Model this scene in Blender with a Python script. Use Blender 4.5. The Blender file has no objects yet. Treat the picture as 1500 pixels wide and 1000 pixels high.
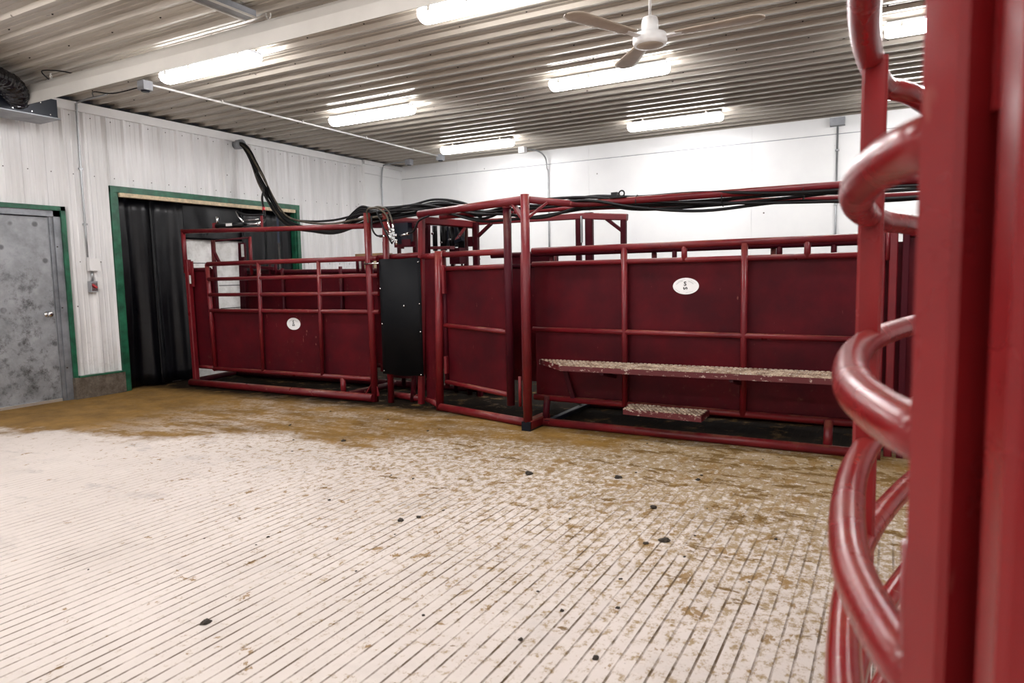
import bpy, bmesh, math, random
from mathutils import Vector, Matrix
PI = math.pi
R = math.radians
random.seed(7)
sc = bpy.context.scene
col = sc.collection

# ------------------------------------------------------------------ camera
yaw, pitch, roll = -0.49979635, 0.09428895, -0.02047905
cy, sy, cp, sp = math.cos(yaw), math.sin(yaw), math.cos(pitch), math.sin(pitch)
fw = Vector((sy*cp, cy*cp, -sp)); rt = Vector((cy, -sy, 0)); up = rt.cross(fw)
c_, s_ = math.cos(roll), math.sin(roll)
rt, up = c_*rt + s_*up, -s_*rt + c_*up
cam_d = bpy.data.cameras.new('camera'); cam = bpy.data.objects.new('camera', cam_d); col.objects.link(cam)
m = Matrix((rt, up, -fw)).transposed().to_4x4(); m.translation = (7.85, 0, 1.25)
cam.matrix_world = m
cam_d.sensor_width = 36; cam_d.lens = 24.41; cam_d.clip_start = 0.05
cam_d.dof.use_dof = True; cam_d.dof.focus_distance = 5.6; cam_d.dof.aperture_fstop = 4.0
sc.camera = cam
# ------------------------------------------------------------------ world, exposure
w = bpy.data.worlds.new('world'); sc.world = w; w.use_nodes = True
w.node_tree.nodes['Background'].inputs[0].default_value = (0.02, 0.022, 0.03, 1)
w.node_tree.nodes['Background'].inputs[1].default_value = 1.0
sc.view_settings.view_transform = 'Standard'; sc.view_settings.look = 'None'
sc.view_settings.gamma = 1; sc.view_settings.use_curve_mapping = False
sc.view_settings.exposure = 1.0
LAMP = 21.0
sc.cycles.max_bounces = 8; sc.cycles.diffuse_bounces = 3

# ------------------------------------------------------------------ materials
class N:
    def __init__(s, name):
        s.m = bpy.data.materials.new(name); s.m.use_nodes = True
        s.t = s.m.node_tree; s.n = s.t.nodes; s.b = s.n['Principled BSDF']
        s.geo = s.n.new('ShaderNodeNewGeometry')
    def pos(s, scale=(1, 1, 1)):
        mp = s.n.new('ShaderNodeMapping'); mp.inputs['Scale'].default_value = scale
        s.t.links.new(s.geo.outputs['Position'], mp.inputs[0]); return mp.outputs[0]
    def noise(s, scale, detail=4, rough=.6, vec=None, dist=0):
        n = s.n.new('ShaderNodeTexNoise'); n.inputs['Scale'].default_value = scale
        n.inputs['Detail'].default_value = detail; n.inputs['Roughness'].default_value = rough
        n.inputs['Distortion'].default_value = dist
        s.t.links.new(vec or s.geo.outputs['Position'], n.inputs['Vector']); return n.outputs['Fac']
    def ramp(s, v, a, b, ca=0.0, cb=1.0):
        r = s.n.new('ShaderNodeMapRange'); r.inputs[1].default_value = a; r.inputs[2].default_value = b
        r.inputs[3].default_value = ca; r.inputs[4].default_value = cb
        s.t.links.new(v, r.inputs[0]); return r.outputs[0]
    def math(s, op, a, b=0.0, c=0.0):
        n = s.n.new('ShaderNodeMath'); n.operation = op; n.use_clamp = False
        for i, v in enumerate((a, b, c)):
            if isinstance(v, (int, float)): n.inputs[i].default_value = v
            else: s.t.links.new(v, n.inputs[i])
        return n.outputs[0]
    def mix(s, f, a, b):
        n = s.n.new('ShaderNodeMix'); n.data_type = 'RGBA'
        if isinstance(f, (int, float)): n.inputs[0].default_value = f
        else: s.t.links.new(f, n.inputs[0])
        for i, v in ((6, a), (7, b)):
            if isinstance(v, tuple): n.inputs[i].default_value = (*v, 1)
            else: s.t.links.new(v, n.inputs[i])
        return n.outputs[2]
    def xyz(s, src='Position'):
        n = s.n.new('ShaderNodeSeparateXYZ'); s.t.links.new(s.geo.outputs[src], n.inputs[0]); return n.outputs
    def color(s, c):
        if isinstance(c, tuple): s.b.inputs['Base Color'].default_value = (*c, 1)
        else: s.t.links.new(c, s.b.inputs['Base Color'])
    def rough(s, v):
        if isinstance(v, (int, float)): s.b.inputs['Roughness'].default_value = v
        else: s.t.links.new(v, s.b.inputs['Roughness'])
    def metal(s, v): s.b.inputs['Metallic'].default_value = v
    def bump(s, v, strength=.3, dist=.01):
        n = s.n.new('ShaderNodeBump'); n.inputs['Strength'].default_value = strength
        n.inputs['Distance'].default_value = dist
        s.t.links.new(v, n.inputs['Height']); s.t.links.new(n.outputs[0], s.b.inputs['Normal'])

def simple(name, c, rough=.5, metal=0, var=.15, scale=6, spec=None, bump=0):
    k = N(name); n = k.noise(scale, 5)
    d = tuple(x*(1-var) for x in c); l = tuple(min(1, x*(1+var)) for x in c)
    k.color(k.mix(k.ramp(n, .35, .65), d, l)); k.rough(rough); k.metal(metal)
    if spec is not None: k.b.inputs['Specular IOR Level'].default_value = spec
    if bump: k.bump(k.noise(scale*8, 3), bump, .004)
    return k.m

def red_paint(name, base, dark, rough, dust=.35, bmp=.06):
    k = N(name)
    n1 = k.noise(2.2, 6, .65)
    c = k.mix(k.ramp(n1, .35, .68), dark, base)
    up_ = k.xyz('Normal')[2]
    z = k.xyz()[2]
    # manure dust lying on upward faces
    du = k.math('MULTIPLY', k.ramp(up_, .45, .95), k.ramp(k.noise(9, 5, .7), .40, .62))
    c = k.mix(k.math('MULTIPLY', du, dust), c, (.42, .25, .14))
    # splashes close to the floor
    sp_ = k.math('MULTIPLY', k.ramp(z, .75, .1), k.ramp(k.noise(16, 6, .75), .60, .69))
    c = k.mix(k.math('MULTIPLY', sp_, .45), c, (.17, .09, .05))
    # pale scuffs
    sc_ = k.math('MULTIPLY', k.ramp(k.noise(34, 2, .5, k.pos((1, 1, .35))), .70, .75), k.ramp(k.noise(1.7, 2), .52, .62))
    c = k.mix(k.math('MULTIPLY', sc_, .6), c, (.34, .14, .11))
    k.color(c)
    k.rough(k.ramp(k.noise(5, 4), .3, .7, rough-.07, rough+.12))
    k.bump(k.noise(60, 3), bmp, .003)
    k.b.inputs['Specular IOR Level'].default_value = .13 if rough > .4 else .38
    return k.m

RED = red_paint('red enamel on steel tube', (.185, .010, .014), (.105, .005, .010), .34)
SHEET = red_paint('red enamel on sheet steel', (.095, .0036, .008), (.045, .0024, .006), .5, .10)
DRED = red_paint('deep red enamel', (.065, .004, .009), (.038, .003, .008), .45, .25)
NEAR = red_paint('glossy red enamel near', (.25, .012, .013), (.19, .009, .011), .22, .10, .0)

# white ribbed wall steel with specks and streaks
k = N('white painted wall steel')
c = k.mix(k.ramp(k.noise(1.2, 5, .6, k.pos((6, 6, .5))), .35, .75), (.80, .79, .79), (.62, .61, .60))
dots = k.n.new('ShaderNodeTexVoronoi'); dots.inputs['Scale'].default_value = 5.5
k.t.links.new(k.geo.outputs['Position'], dots.inputs['Vector'])
spk = k.math('MULTIPLY', k.ramp(dots.outputs['Distance'], .055, .035), k.ramp(k.noise(2.5, 2), .5, .54))
c = k.mix(spk, c, (.09, .07, .06))
grime = k.math('MULTIPLY', k.ramp(k.xyz()[2], .9, .2), k.ramp(k.noise(14, 6, .8), .5, .72))
c = k.mix(k.math('MULTIPLY', grime, .5), c, (.30, .25, .20))
k.color(c); k.rough(.42); WALLM = k.m

k = N('white plastic wall board')
c = k.mix(k.ramp(k.noise(1.1, 4), .35, .7), (.84, .84, .83), (.77, .77, .77))
dots = k.n.new('ShaderNodeTexVoronoi'); dots.inputs['Scale'].default_value = 3.5
k.t.links.new(k.geo.outputs['Position'], dots.inputs['Vector'])
spk = k.math('MULTIPLY', k.ramp(dots.outputs['Distance'], .045, .03), k.ramp(k.noise(1.8, 2), .5, .53))
c = k.mix(spk, c, (.10, .08, .07)); k.color(c); k.rough(.38); BOARD = k.m

# ceiling steel
k = N('stone coloured ceiling steel')
c = k.mix(k.ramp(k.noise(.9, 5), .3, .7), (.50, .455, .39), (.40, .355, .30))
dots = k.n.new('ShaderNodeTexVoronoi'); dots.inputs['Scale'].default_value = 4.2
k.t.links.new(k.geo.outputs['Position'], dots.inputs['Vector'])
c = k.mix(k.ramp(dots.outputs['Distance'], .06, .04), c, (.10, .08, .06))
k.color(c); k.rough(.3); k.metal(.25); CEIL = k.m

# floor
def floor_mat(name, groove):
    k = N(name)
    X, Y, Z = k.xyz()
    base = k.mix(k.ramp(k.noise(.9, 5, .6), .3, .72), (.66, .595, .55), (.56, .50, .455))
    base = k.mix(k.math('MULTIPLY', k.ramp(k.noise(2.1, 6, .7), .55, .72), .35), base, (.40, .37, .35))
    # fine brown film, stronger towards the chute and to the right
    reg = k.math('ADD', k.ramp(X, 2.5, 7.5, 0, .11), k.ramp(Y, 1.6, 4.6, -.02, .15))
    fine = k.math('ADD', k.noise(22, 8, .8, k.pos((1, .8, 1))), reg)
    base = k.mix(k.math('MULTIPLY', k.ramp(fine, .625, .72), .8), base, (.26, .165, .050))
    gs = k.math('MULTIPLY', k.ramp(k.noise(2.6, 7, .75, k.pos((.7, 1.5, 1))), .56, .68), k.ramp(X, 5.5, 3.0, .1, .5))
    base = k.mix(gs, base, (.27, .25, .25))
    # distinct splats
    sp_ = k.math('ADD', k.noise(8.5, 7, .72, k.pos((1, .75, 1)), .3), k.math('MULTIPLY', reg, .45))
    base = k.mix(k.math('MULTIPLY', k.ramp(sp_, .65, .675), .85), base, (.25, .15, .055))
    dk = k.math('ADD', k.noise(5.5, 8, .75, k.pos((.7, 1.3, 1)), .3), k.math('MULTIPLY', reg, .75))
    base = k.mix(k.math('MULTIPLY', k.ramp(dk, .71, .74), .9), base, (.15, .085, .022))
    # manure spread in front of the doors and along the chute
    edge = k.math('ADD', Y, k.math('MULTIPLY', k.math('SUBTRACT', k.noise(1.3, 7, .65), .5), 2.2))
    lim = k.ramp(X, 1.0, 5.6, 3.05, 4.45)
    lim2 = k.ramp(X, 5.4, 7.2, 0, .6)
    d = k.math('SUBTRACT', edge, k.math('ADD', lim, lim2))
    wet = k.ramp(d, -.10, .22)
    patch = k.ramp(k.noise(3.2, 8, .75, k.pos((.6, 1.6, 1))), .38, .55, 0.4, 1)
    heavy = k.ramp(X, 1.5, 3.5, 1, 0)
    wetf = k.math('MULTIPLY', wet, k.math('MAXIMUM', patch, heavy))
    brown = k.mix(k.ramp(k.noise(2.4, 7, .7), .35, .7), (.27, .150, .036), (.125, .068, .016))
    out = k.mix(k.math('MULTIPLY', wetf, .95), base, brown)
    under = k.ramp(k.math('ADD', Y, k.math('MULTIPLY', k.math('SUBTRACT', k.noise(6, 4), .5), .3)), 5.05, 5.35)  # shade beneath and behind chute and alley, painted into the floor colour
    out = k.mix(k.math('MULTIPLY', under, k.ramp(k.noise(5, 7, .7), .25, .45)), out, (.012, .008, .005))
    # black crumbs
    cr = k.ramp(k.noise(26, 3, .6), .735, .75)
    out = k.mix(cr, out, (.04, .028, .02))
    if groove:
        g = k.ramp(k.noise(5.5, 6, .75, k.pos((1, .5, 1))), .40, .58, .0, 1)
        g = k.math('MULTIPLY', g, k.ramp(k.math('ADD', Y, k.math('MULTIPLY', k.math('SUBTRACT', k.noise(2.2, 5), .5), 2.5)), 4.3, 2.6, .12, 1))
        out = k.mix(k.math('MULTIPLY', g, k.math('ADD', k.ramp(X, 2.5, 7.2, .05, .80), k.ramp(Y, 4, 1.2, 0, .25))), out, (.12, .08, .05))
    k.color(out); k.b.inputs['Specular IOR Level'].default_value = .04
    k.rough(k.ramp(wetf, 0, 1, .85, .8))
    k.bump(k.math('ADD', k.noise(45, 6, .7), k.math('MULTIPLY', k.noise(7, 6, .7), 1.4)), .45, .006)
    return k.m
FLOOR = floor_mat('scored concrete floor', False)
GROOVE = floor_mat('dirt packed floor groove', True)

k = N('scuffed galvanised door steel')
c = k.mix(k.ramp(k.noise(3, 7, .7), .38, .66), (.36, .37, .39), (.20, .21, .22))
dots = k.n.new('ShaderNodeTexVoronoi'); dots.inputs['Scale'].default_value = 7
k.t.links.new(k.geo.outputs['Position'], dots.inputs['Vector'])
c = k.mix(k.math('MULTIPLY', k.ramp(dots.outputs['Distance'], .26, .16), k.ramp(k.noise(3.4, 2), .46, .54, 0, .8)), c, (.075, .075, .08))
c = k.mix(k.math('MULTIPLY', k.ramp(k.noise(5, 8, .8), .50, .64), k.ramp(k.xyz()[2], 1.8, 1.1, 0, .9)), c, (.03, .028, .027))
k.color(c); k.rough(.42); k.metal(.15); DOORM = k.m

k = N('black rubber sheet')
c = k.mix(k.ramp(k.noise(4, 6, .7), .4, .7), (.0015, .0015, .003), (.004, .004, .005))
k.color(c); k.rough(k.ramp(k.noise(3, 4), .3, .7, .27, .45)); k.b.inputs['Specular IOR Level'].default_value = .32; k.bump(k.noise(8, 4), .25, .01); RUBBER = k.m

k = N('matt black rubber belting')
c = k.mix(k.ramp(k.noise(4, 6, .7), .4, .7), (.0025, .003, .0045), (.006, .006, .007))
k.color(c); k.rough(.6); k.b.inputs['Specular IOR Level'].default_value = .14; k.bump(k.noise(8, 4), .2, .008); BELT = k.m
k = N('weathered concrete curb')
c = k.mix(k.ramp(k.noise(9, 8, .8), .38, .64), (.17, .14, .11), (.06, .045, .03))
k.color(c); k.rough(.9); k.bump(k.noise(25, 6), .5, .01); CURB = k.m

k = N('dirty white plank paint')
c = k.mix(k.ramp(k.noise(5, 6, .7), .42, .68), (.85, .84, .82), (.55, .53, .50))
k.color(c); k.rough(.55); PLANK = k.m

GREEN = simple('green trim paint', (.012, .10, .052), .4, 0, .4, 9)
WOOD = simple('raw pine strip', (.62, .50, .33), .6, 0, .2, 20)
FRAME = simple('grey door frame steel', (.24, .25, .27), .4, .4, .25, 6)
WHITE = simple('white enamel', (.80, .79, .78), .35, 0, .03)
OFFW = simple('cream white hood steel', (.66, .63, .58), .32, .15, .06, 2)
GREY = simple('grey plastic box', (.30, .31, .33), .45)
CONDUIT = simple('galvanised conduit', (.36, .37, .38), .35, .7)
BLACK = simple('black hose rubber', (.004, .004, .005), .42, 0, .15, 6, .25)
TANH = simple('tan hose rubber', (.075, .060, .042), .5, 0, .6, 14)  # mottled tan tone for a few hoses
BOXM = simple('black sheet metal', (.006, .008, .015), .35, .2, .15, 6, .3)
CHROME = simple('bright fitting steel', (.75, .76, .78), .18, 1.0, .05)
CHAINM = simple('zinc chain', (.70, .69, .66), .35, .8, .05)
BLADE = simple('tan fan blade', (.42, .35, .28), .5, 0, .15, 5)
STICK = simple('white sticker vinyl', (.86, .86, .86), .4, 0, .02)
INK = simple('black ink', (.02, .02, .025), .6)
INKG = simple('grey ink', (.45, .48, .48), .6)
YEL = simple('yellowed paper', (.60, .52, .33), .7)
BRASS = simple('brown carton', (.28, .17, .08), .7)
MAN = simple('dried manure', (.030, .021, .013), .8, 0, .4, 40, None, .5)
REDPL = simple('red plastic lever', (.45, .02, .03), .4)
LABW = simple('worn white decal', (.72, .72, .70), .5)

k = N('worn serrated tread steel')
c = k.mix(k.ramp(k.noise(12, 6, .75), .40, .60), (.66, .54, .40), (.20, .11, .07))
c = k.mix(k.ramp(k.noise(30, 3), .6, .66), c, (.62, .58, .52))
k.color(c); k.rough(.5); k.metal(.3); TREAD = k.m
k = N('chipped red step lip')
c = k.mix(k.ramp(k.noise(16, 6, .75, k.pos((1, 1, 2))), .58, .61), (.095, .006, .010), (.5, .40, .34))
k.color(c); k.rough(.45); LIP = k.m

k = N('lit lamp diffuser')
k.color((.9, .9, .9)); k.b.inputs['Emission Color'].default_value = (1.0, .985, .995, 1)
k.b.inputs['Emission Strength'].default_value = LAMP; LIT = k.m

# ------------------------------------------------------------------ mesh helpers
def frame_of(d):
    d = d.normalized(); a = Vector((0, 0, 1)) if abs(d.z) < .9 else Vector((1, 0, 0))
    u = d.cross(a).normalized(); return u, u.cross(d).normalized()
class MB:
    def __init__(s): s.v = []; s.f = []; s.sm = []; s.mi = []
    def quad(s, pts, sm=False, mi=0):
        b = len(s.v); s.v += [Vector(p) for p in pts]; s.f.append(tuple(range(b, b+len(pts)))); s.sm.append(sm); s.mi.append(mi); return s
    def box(s, a, b, mi=0, bev=0):
        x0, y0, z0 = a; x1, y1, z1 = b
        x0, x1 = min(x0, x1), max(x0, x1); y0, y1 = min(y0, y1), max(y0, y1); z0, z1 = min(z0, z1), max(z0, z1)
        B = len(s.v)
        s.v += [Vector(p) for p in ((x0, y0, z0), (x1, y0, z0), (x1, y1, z0), (x0, y1, z0), (x0, y0, z1), (x1, y0, z1), (x1, y1, z1), (x0, y1, z1))]
        for f in ((0, 3, 2, 1), (4, 5, 6, 7), (0, 1, 5, 4), (1, 2, 6, 5), (2, 3, 7, 6), (3, 0, 4, 7)):
            s.f.append(tuple(B+i for i in f)); s.sm.append(False); s.mi.append(mi)
        return s
    def sweep(s, pts, prof, sm=True, cap=True, mi=0, up=None, closed=False):
        pts = [Vector(p) for p in pts]; n = len(pts); k = len(prof); B = len(s.v)
        t = [(pts[min(i+1, n-1)]-pts[max(i-1, 0)]).normalized() for i in range(n)]
        if up is not None:
            u = t[0].cross(Vector(up)).normalized(); v = u.cross(t[0]).normalized()
        else: u, v = frame_of(t[0])
        for i in range(n):
            if i:
                q = t[i-1].rotation_difference(t[i]); u = q @ u; v = q @ v
            for (a, b) in prof: s.v.append(pts[i]+u*a+v*b)
        for i in range(n-1):
            for j in range(k):
                j2 = (j+1) % k
                s.f.append((B+i*k+j, B+i*k+j2, B+(i+1)*k+j2, B+(i+1)*k+j)); s.sm.append(sm); s.mi.append(mi)
        if cap:
            s.f.append(tuple(B+j for j in reversed(range(k)))); s.sm.append(False); s.mi.append(mi)
            s.f.append(tuple(B+(n-1)*k+j for j in range(k))); s.sm.append(False); s.mi.append(mi)
        return s
    def tube(s, pts, r, n=12, mi=0, cap=True):
        return s.sweep(pts, [(r*math.cos(2*PI*i/n), r*math.sin(2*PI*i/n)) for i in range(n)], True, cap, mi)
    def bar(s, a, b, w, h, mi=0, up=(0, 0, 1)):
        d = Vector(b)-Vector(a)
        if abs(d.normalized().dot(Vector(up))) > .95: up = (0, 1, 0)
        e = min(w, h)*.12
        P = [(-w/2+e, -h/2), (w/2-e, -h/2), (w/2, -h/2+e), (w/2, h/2-e), (w/2-e, h/2), (-w/2+e, h/2), (-w/2, h/2-e), (-w/2, -h/2+e)]
        return s.sweep([a, b], P, False, True, mi, up)
    def lathe(s, c, prof, n=24, axis='z', sm=True, mi=0):
        B = len(s.v); c = Vector(c)
        for (r, h) in prof:
            for i in range(n):
                a = 2*PI*i/n; x, y = r*math.cos(a), r*math.sin(a)
                s.v.append(c+(Vector((x, y, h)) if axis == 'z' else Vector((h, x, y)) if axis == 'x' else Vector((x, h, -y))))
        for i in range(len(prof)-1):
            for j in range(n):
                j2 = (j+1) % n
                s.f.append((B+i*n+j, B+i*n+j2, B+(i+1)*n+j2, B+(i+1)*n+j)); s.sm.append(sm); s.mi.append(mi)
        s.f.append(tuple(B+j for j in reversed(range(n)))); s.sm.append(False); s.mi.append(mi)
        s.f.append(tuple(B+(len(prof)-1)*n+j for j in range(n))); s.sm.append(False); s.mi.append(mi)
        return s
    def build(s, name, mats, parent=None, **props):
        me = bpy.data.meshes.new(name)
        off = wloc(parent) if parent else (s.origin if hasattr(s, 'origin') else Vector((0, 0, 0)))
        me.from_pydata([v-off for v in s.v], [], s.f); me.update()
        for mt in (mats if isinstance(mats, (list, tuple)) else [mats]): me.materials.append(mt)
        me.polygons.foreach_set('use_smooth', s.sm); me.polygons.foreach_set('material_index', s.mi)
        o = bpy.data.objects.new(name, me); col.objects.link(o)
        if parent: o.parent = parent
        else: o.location = off
        for a, b in props.items(): o[a] = b
        return o
LOC = {}
def wloc(o):
    l = Vector(o.location)
    while o.parent: o = o.parent; l = l+Vector(o.location)
    return l
def thing(name, label, cat, loc=(0, 0, 0), group=None):
    o = bpy.data.objects.new(name, None); col.objects.link(o); o.location = loc; o.empty_display_size = .1
    o['label'] = label; o['category'] = cat
    if group: o['group'] = group
    return o
def tag(o, label, cat, group=None):
    o['label'] = label; o['category'] = cat
    if group: o['group'] = group
    return o
def copy_tree(o, parent=None):
    c = o.copy(); col.objects.link(c); c.parent = parent
    for ch in list(o.children): copy_tree(ch, c)
    return c
def single(mb, name, mat, origin, label, cat, group=None):
    mb.origin = Vector(origin); o = mb.build(name, mat); return tag(o, label, cat, group)
def tube(name, pts, r, mat, parent, n=12): return MB().tube(pts, r, n).build(name, mat, parent)
def bar(name, a, b, w, h, mat, parent): return MB().bar(a, b, w, h).build(name, mat, parent)
def boxp(name, a, b, mat, parent): return MB().box(a, b).build(name, mat, parent)
def spline(pts, n=8, smooth=0):
    pts = [Vector(p) for p in pts]; P = [pts[0]*2-pts[1]]+pts+[pts[-1]*2-pts[-2]]; out = []
    for i in range(1, len(P)-2):
        for j in range(n):
            t = j/n; a, b, c, d = P[i-1], P[i], P[i+1], P[i+2]
            out.append(.5*((2*b)+(c-a)*t+(2*a-5*b+4*c-d)*t*t+(3*b-a-3*c+d)*t**3))
    out.append(pts[-1])
    for _ in range(smooth): out = [out[0]]+[(out[i-1]+out[i]*2+out[i+1])/4 for i in range(1, len(out)-1)]+[out[-1]]
    return out

XR, Y0, YB, ZC = 11.6, -3.6, 10.3, 3.245
# ------------------------------------------------------------------ structure
# floor: scored concrete, the grooves are real and run away from the camera
mb = MB(); p = .056; x = 0.0; gw = .009; gd = .003
while x < 9.5:
    a, b = x, x+p-gw; gd = .0012+.0022*min(1, max(0, (x-2.2)/3.6))
    mb.quad([(a, Y0, 0), (b, Y0, 0), (b, YB, 0), (a, YB, 0)])
    ys = [(Y0, 1), (2.4, 1), (3.0, .75), (3.6, .35), (4.4, .15), (YB, .15)]
    for (ya_, fa), (yb_, fb) in zip(ys, ys[1:]):
        fa *= gd; fb *= gd
        mb.quad([(b, ya_, 0), (b+.003, ya_, -fa), (b+.003, yb_, -fb), (b, yb_, 0)], mi=1)
        mb.quad([(b+.003, ya_, -fa), (b+gw-.003, ya_, -fa), (b+gw-.003, yb_, -fb), (b+.003, yb_, -fb)], mi=1)
        mb.quad([(b+gw-.003, ya_, -fa), (b+gw, ya_, 0), (b+gw, yb_, 0), (b+gw-.003, yb_, -fb)], mi=1)
    x += p
mb.quad([(x, Y0, 0), (XR, Y0, 0), (XR, YB, 0), (x, YB, 0)])
mb.quad([(-1.5, Y0, -.001), (0, Y0, -.001), (0, YB, -.001), (-1.5, YB, -.001)])
mb.box((-1.5, Y0, -.12), (XR, YB, -.02))
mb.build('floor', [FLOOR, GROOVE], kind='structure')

def ribbed(y0, y1, h, pitch=.2286, phase=0, minor=True):
    """profile points (t, offset) of ribbed steel; ribs stand proud by h"""
    P = []; t = y0-((y0-phase) % pitch)
    while t < y1+pitch:
        P += [(t-.034, 0), (t-.013, h), (t+.013, h), (t+.034, 0)]
        if minor:
            for q in (.088, .142):
                P += [(t+q-.010, 0), (t+q-.005, h*.16), (t+q+.005, h*.16), (t+q+.010, 0)]
        t += pitch
    P.sort(); return [q for q in P if y0 <= q[0] <= y1]
# ceiling
mb = MB(); P = ribbed(Y0, YB, .030, .2286, 3.32-.2286*.5)
P = [(Y0, 0)]+P+[(YB, 0)]
for (a, ha), (b, hb) in zip(P, P[1:]):
    mb.quad([(-.06, a, ZC+.03-ha), (-.06, b, ZC+.03-hb), (XR, b, ZC+.03-hb), (XR, a, ZC+.03-ha)])
mb.box((-.3, Y0, ZC+.06), (XR, YB+.1, ZC+.1))
ceil = mb.build('ceiling', CEIL, kind='structure')
# ceiling screws
mb = MB()
for i in range(16):
    yy = 3.32-.2286*.5-.08+.2286*4*(i-6)/2
    for j in range(20):
        xx = .45+j*.61
        if 0 < yy < YB-.1: mb.lathe((xx, yy, ZC+.022), [(.007, .008), (.007, 0), (.004, -.004)], 6)
mb.build('screw_heads', MAN, ceil, kind='stuff')

# left wall with openings: steel from y=Y0..9.25
def wall_piece(mb, y0, y1, z0, z1):
    P = [(y0, 0)]+ribbed(y0, y1, .024, .2286, 4.64, True)+[(y1, 0)]
    for (a, ha), (b, hb) in zip(P, P[1:]):
        mb.quad([(ha, a, z0), (ha, a, z1), (hb, b, z1), (hb, b, z0)])
mb = MB()
wall_piece(mb, Y0, 3.20, .0, 3.2)
wall_piece(mb, 3.20, 4.36, 2.06, 3.2)
wall_piece(mb, 4.36, 4.86, .22, 3.2)
wall_piece(mb, 4.86, 7.74, 2.34, 3.2)
wall_piece(mb, 7.74, 9.25, 0, 3.2)
for y0, y1, z0, z1 in ((Y0, 3.2, 0, 3.2), (3.2, 4.36, 2.06, 3.2), (4.36, 4.86, .22, 3.2), (4.86, 7.74, 2.34, 3.2), (7.74, YB, 0, 3.2)):
    mb.box((-.12, y0, z0), (-.004, y1, z1))
wl = mb.build('wall_left', WALLM, kind='structure')
for y0, y1, z0, z1 in ((9.25, YB, 0, 3.015), (9.25, YB, 3.025, 3.2)):
    MB().box((-.003, y0, z0), (.012, y1, z1)).build('wall_panel', BOARD, wl)
mb = MB()
for j in range(60):
    yy = 4.64+.08+.2286*(j-8)/1
    if 1 < yy < 9.2:
        for zz in (3.08, 2.45, 1.5):
            if (zz < 2.4 and (3.1 < yy < 4.4 or 4.8 < yy < 7.8)): continue
            mb.lathe((.0, yy, zz), [(.006, 0), (.006, .004), (.003, .007)], 6, 'x')
mb.build('screw_heads', MAN, wl, kind='stuff')
# back wall boards
wb = MB().box((-.1, YB+.012, 0), (XR, YB+.12, ZC+.1)).build('wall_back', BOARD, kind='structure')
xs = [0, 1.22, 3.66, 6.10, 8.54, XR]
for a, b in zip(xs, xs[1:]):
    MB().box((a+.0015, YB, 0), (b-.0015, YB+.013, 3.018)).build('wall_panel', BOARD, wb)
    MB().box((a+.0015, YB, 3.028), (b-.0015, YB+.013, ZC+.06)).build('wall_panel', BOARD, wb)
MB().box((0, YB+.008, 3.018), (XR, YB+.0125, 3.028)).build('joint_strip', FRAME, wb)
MB().box((XR, Y0, 0), (XR+.1, YB, ZC+.1)).build('wall_right', WALLM, kind='structure')
MB().box((-.1, Y0-.1, 0), (XR, Y0, ZC+.1)).build('wall_rear', WALLM, kind='structure')
# top trims
mb = MB().box((.0, Y0, 3.135), (.030, 9.22, 3.225)).box((.0, Y0, 3.125), (.040, 9.22, 3.136))
mb.build('trim_1', WHITE, kind='structure')
MB().box((.0, 9.26, 3.17), (.05, YB, 3.235)).build('trim_2', WHITE, kind='structure')
MB().box((.0, 9.215, 0), (.03, 9.275, 3.15)).build('trim_3', WHITE, kind='structure')
MB().box((.0, YB-.014, 0), (.02, YB, 3.2)).build('trim_4', BOARD, kind='structure')
# green trims round the door and the big opening
mb = MB().box((0, 4.305, .0), (.045, 4.352, 2.085)).box((0, 3.13, 2.038), (.045, 4.352, 2.085)).box((0, 3.13, 0), (.045, 3.177, 2.085))
mb.build('trim_5', GREEN, kind='structure')
mb = MB().box((0, 4.862, 0), (.045, 4.94, 2.352)).box((0, 4.862, 2.292), (.05, 7.742, 2.352)).box((0, 7.68, 0), (.045, 7.742, 2.352))
mb.box((.018, 4.94, 0), (-.12, 4.965, 2.3)).box((-.12, 7.655, 0), (.018, 7.68, 2.3)).box((.05, 4.862, 2.352), (-.01, 7.742, 2.362))
mb.build('trim_6', GREEN, kind='structure')
# curb
cb = MB().box((-.01, 4.30, -.01), (.075, 4.865, .235)).build('trim_7', CURB, kind='structure')
MB().box((-.01, 4.352, .235), (.08, 4.862, .25)).build('trim_8', GREEN, kind='structure')

# steel door
door = MB().box((-.05, 3.23, .012), (-.012, 4.19, 1.965)).build('door_1', DOORM, kind='structure')
MB().box((-.012, 3.23, .0), (.004, 4.19, .03)).build('door_sweep', CHAINM, door)
mb = MB().lathe((-.012, 4.115, .945), [(.034, 0), (.034, .008), (.014, .012), (.013, .035), (.026, .042), (.031, .058), (.026, .072), (.008, .076)], 20, 'x')
mb.build('door_knob', CHROME, door)
mb = MB()
mb.box((-.06, 4.20, 0), (.0, 4.235, 2.0)).box((-.06, 4.235, 0), (.022, 4.305, 2.04)).box((-.06, 3.177, 0), (.022, 3.225, 2.04))
mb.box((-.06, 3.177, 1.975), (.022, 4.305, 2.04)).box((-.03, 4.19, 0), (-.012, 4.20, 1.98))
mb.build('door_frame', FRAME, door)
mb = MB()
for zz in (.35, 1.0, 1.65): mb.box((.0225, 4.245, zz), (.026, 4.26, zz+.012))
mb.build('frame_screws', MAN, door)

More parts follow.
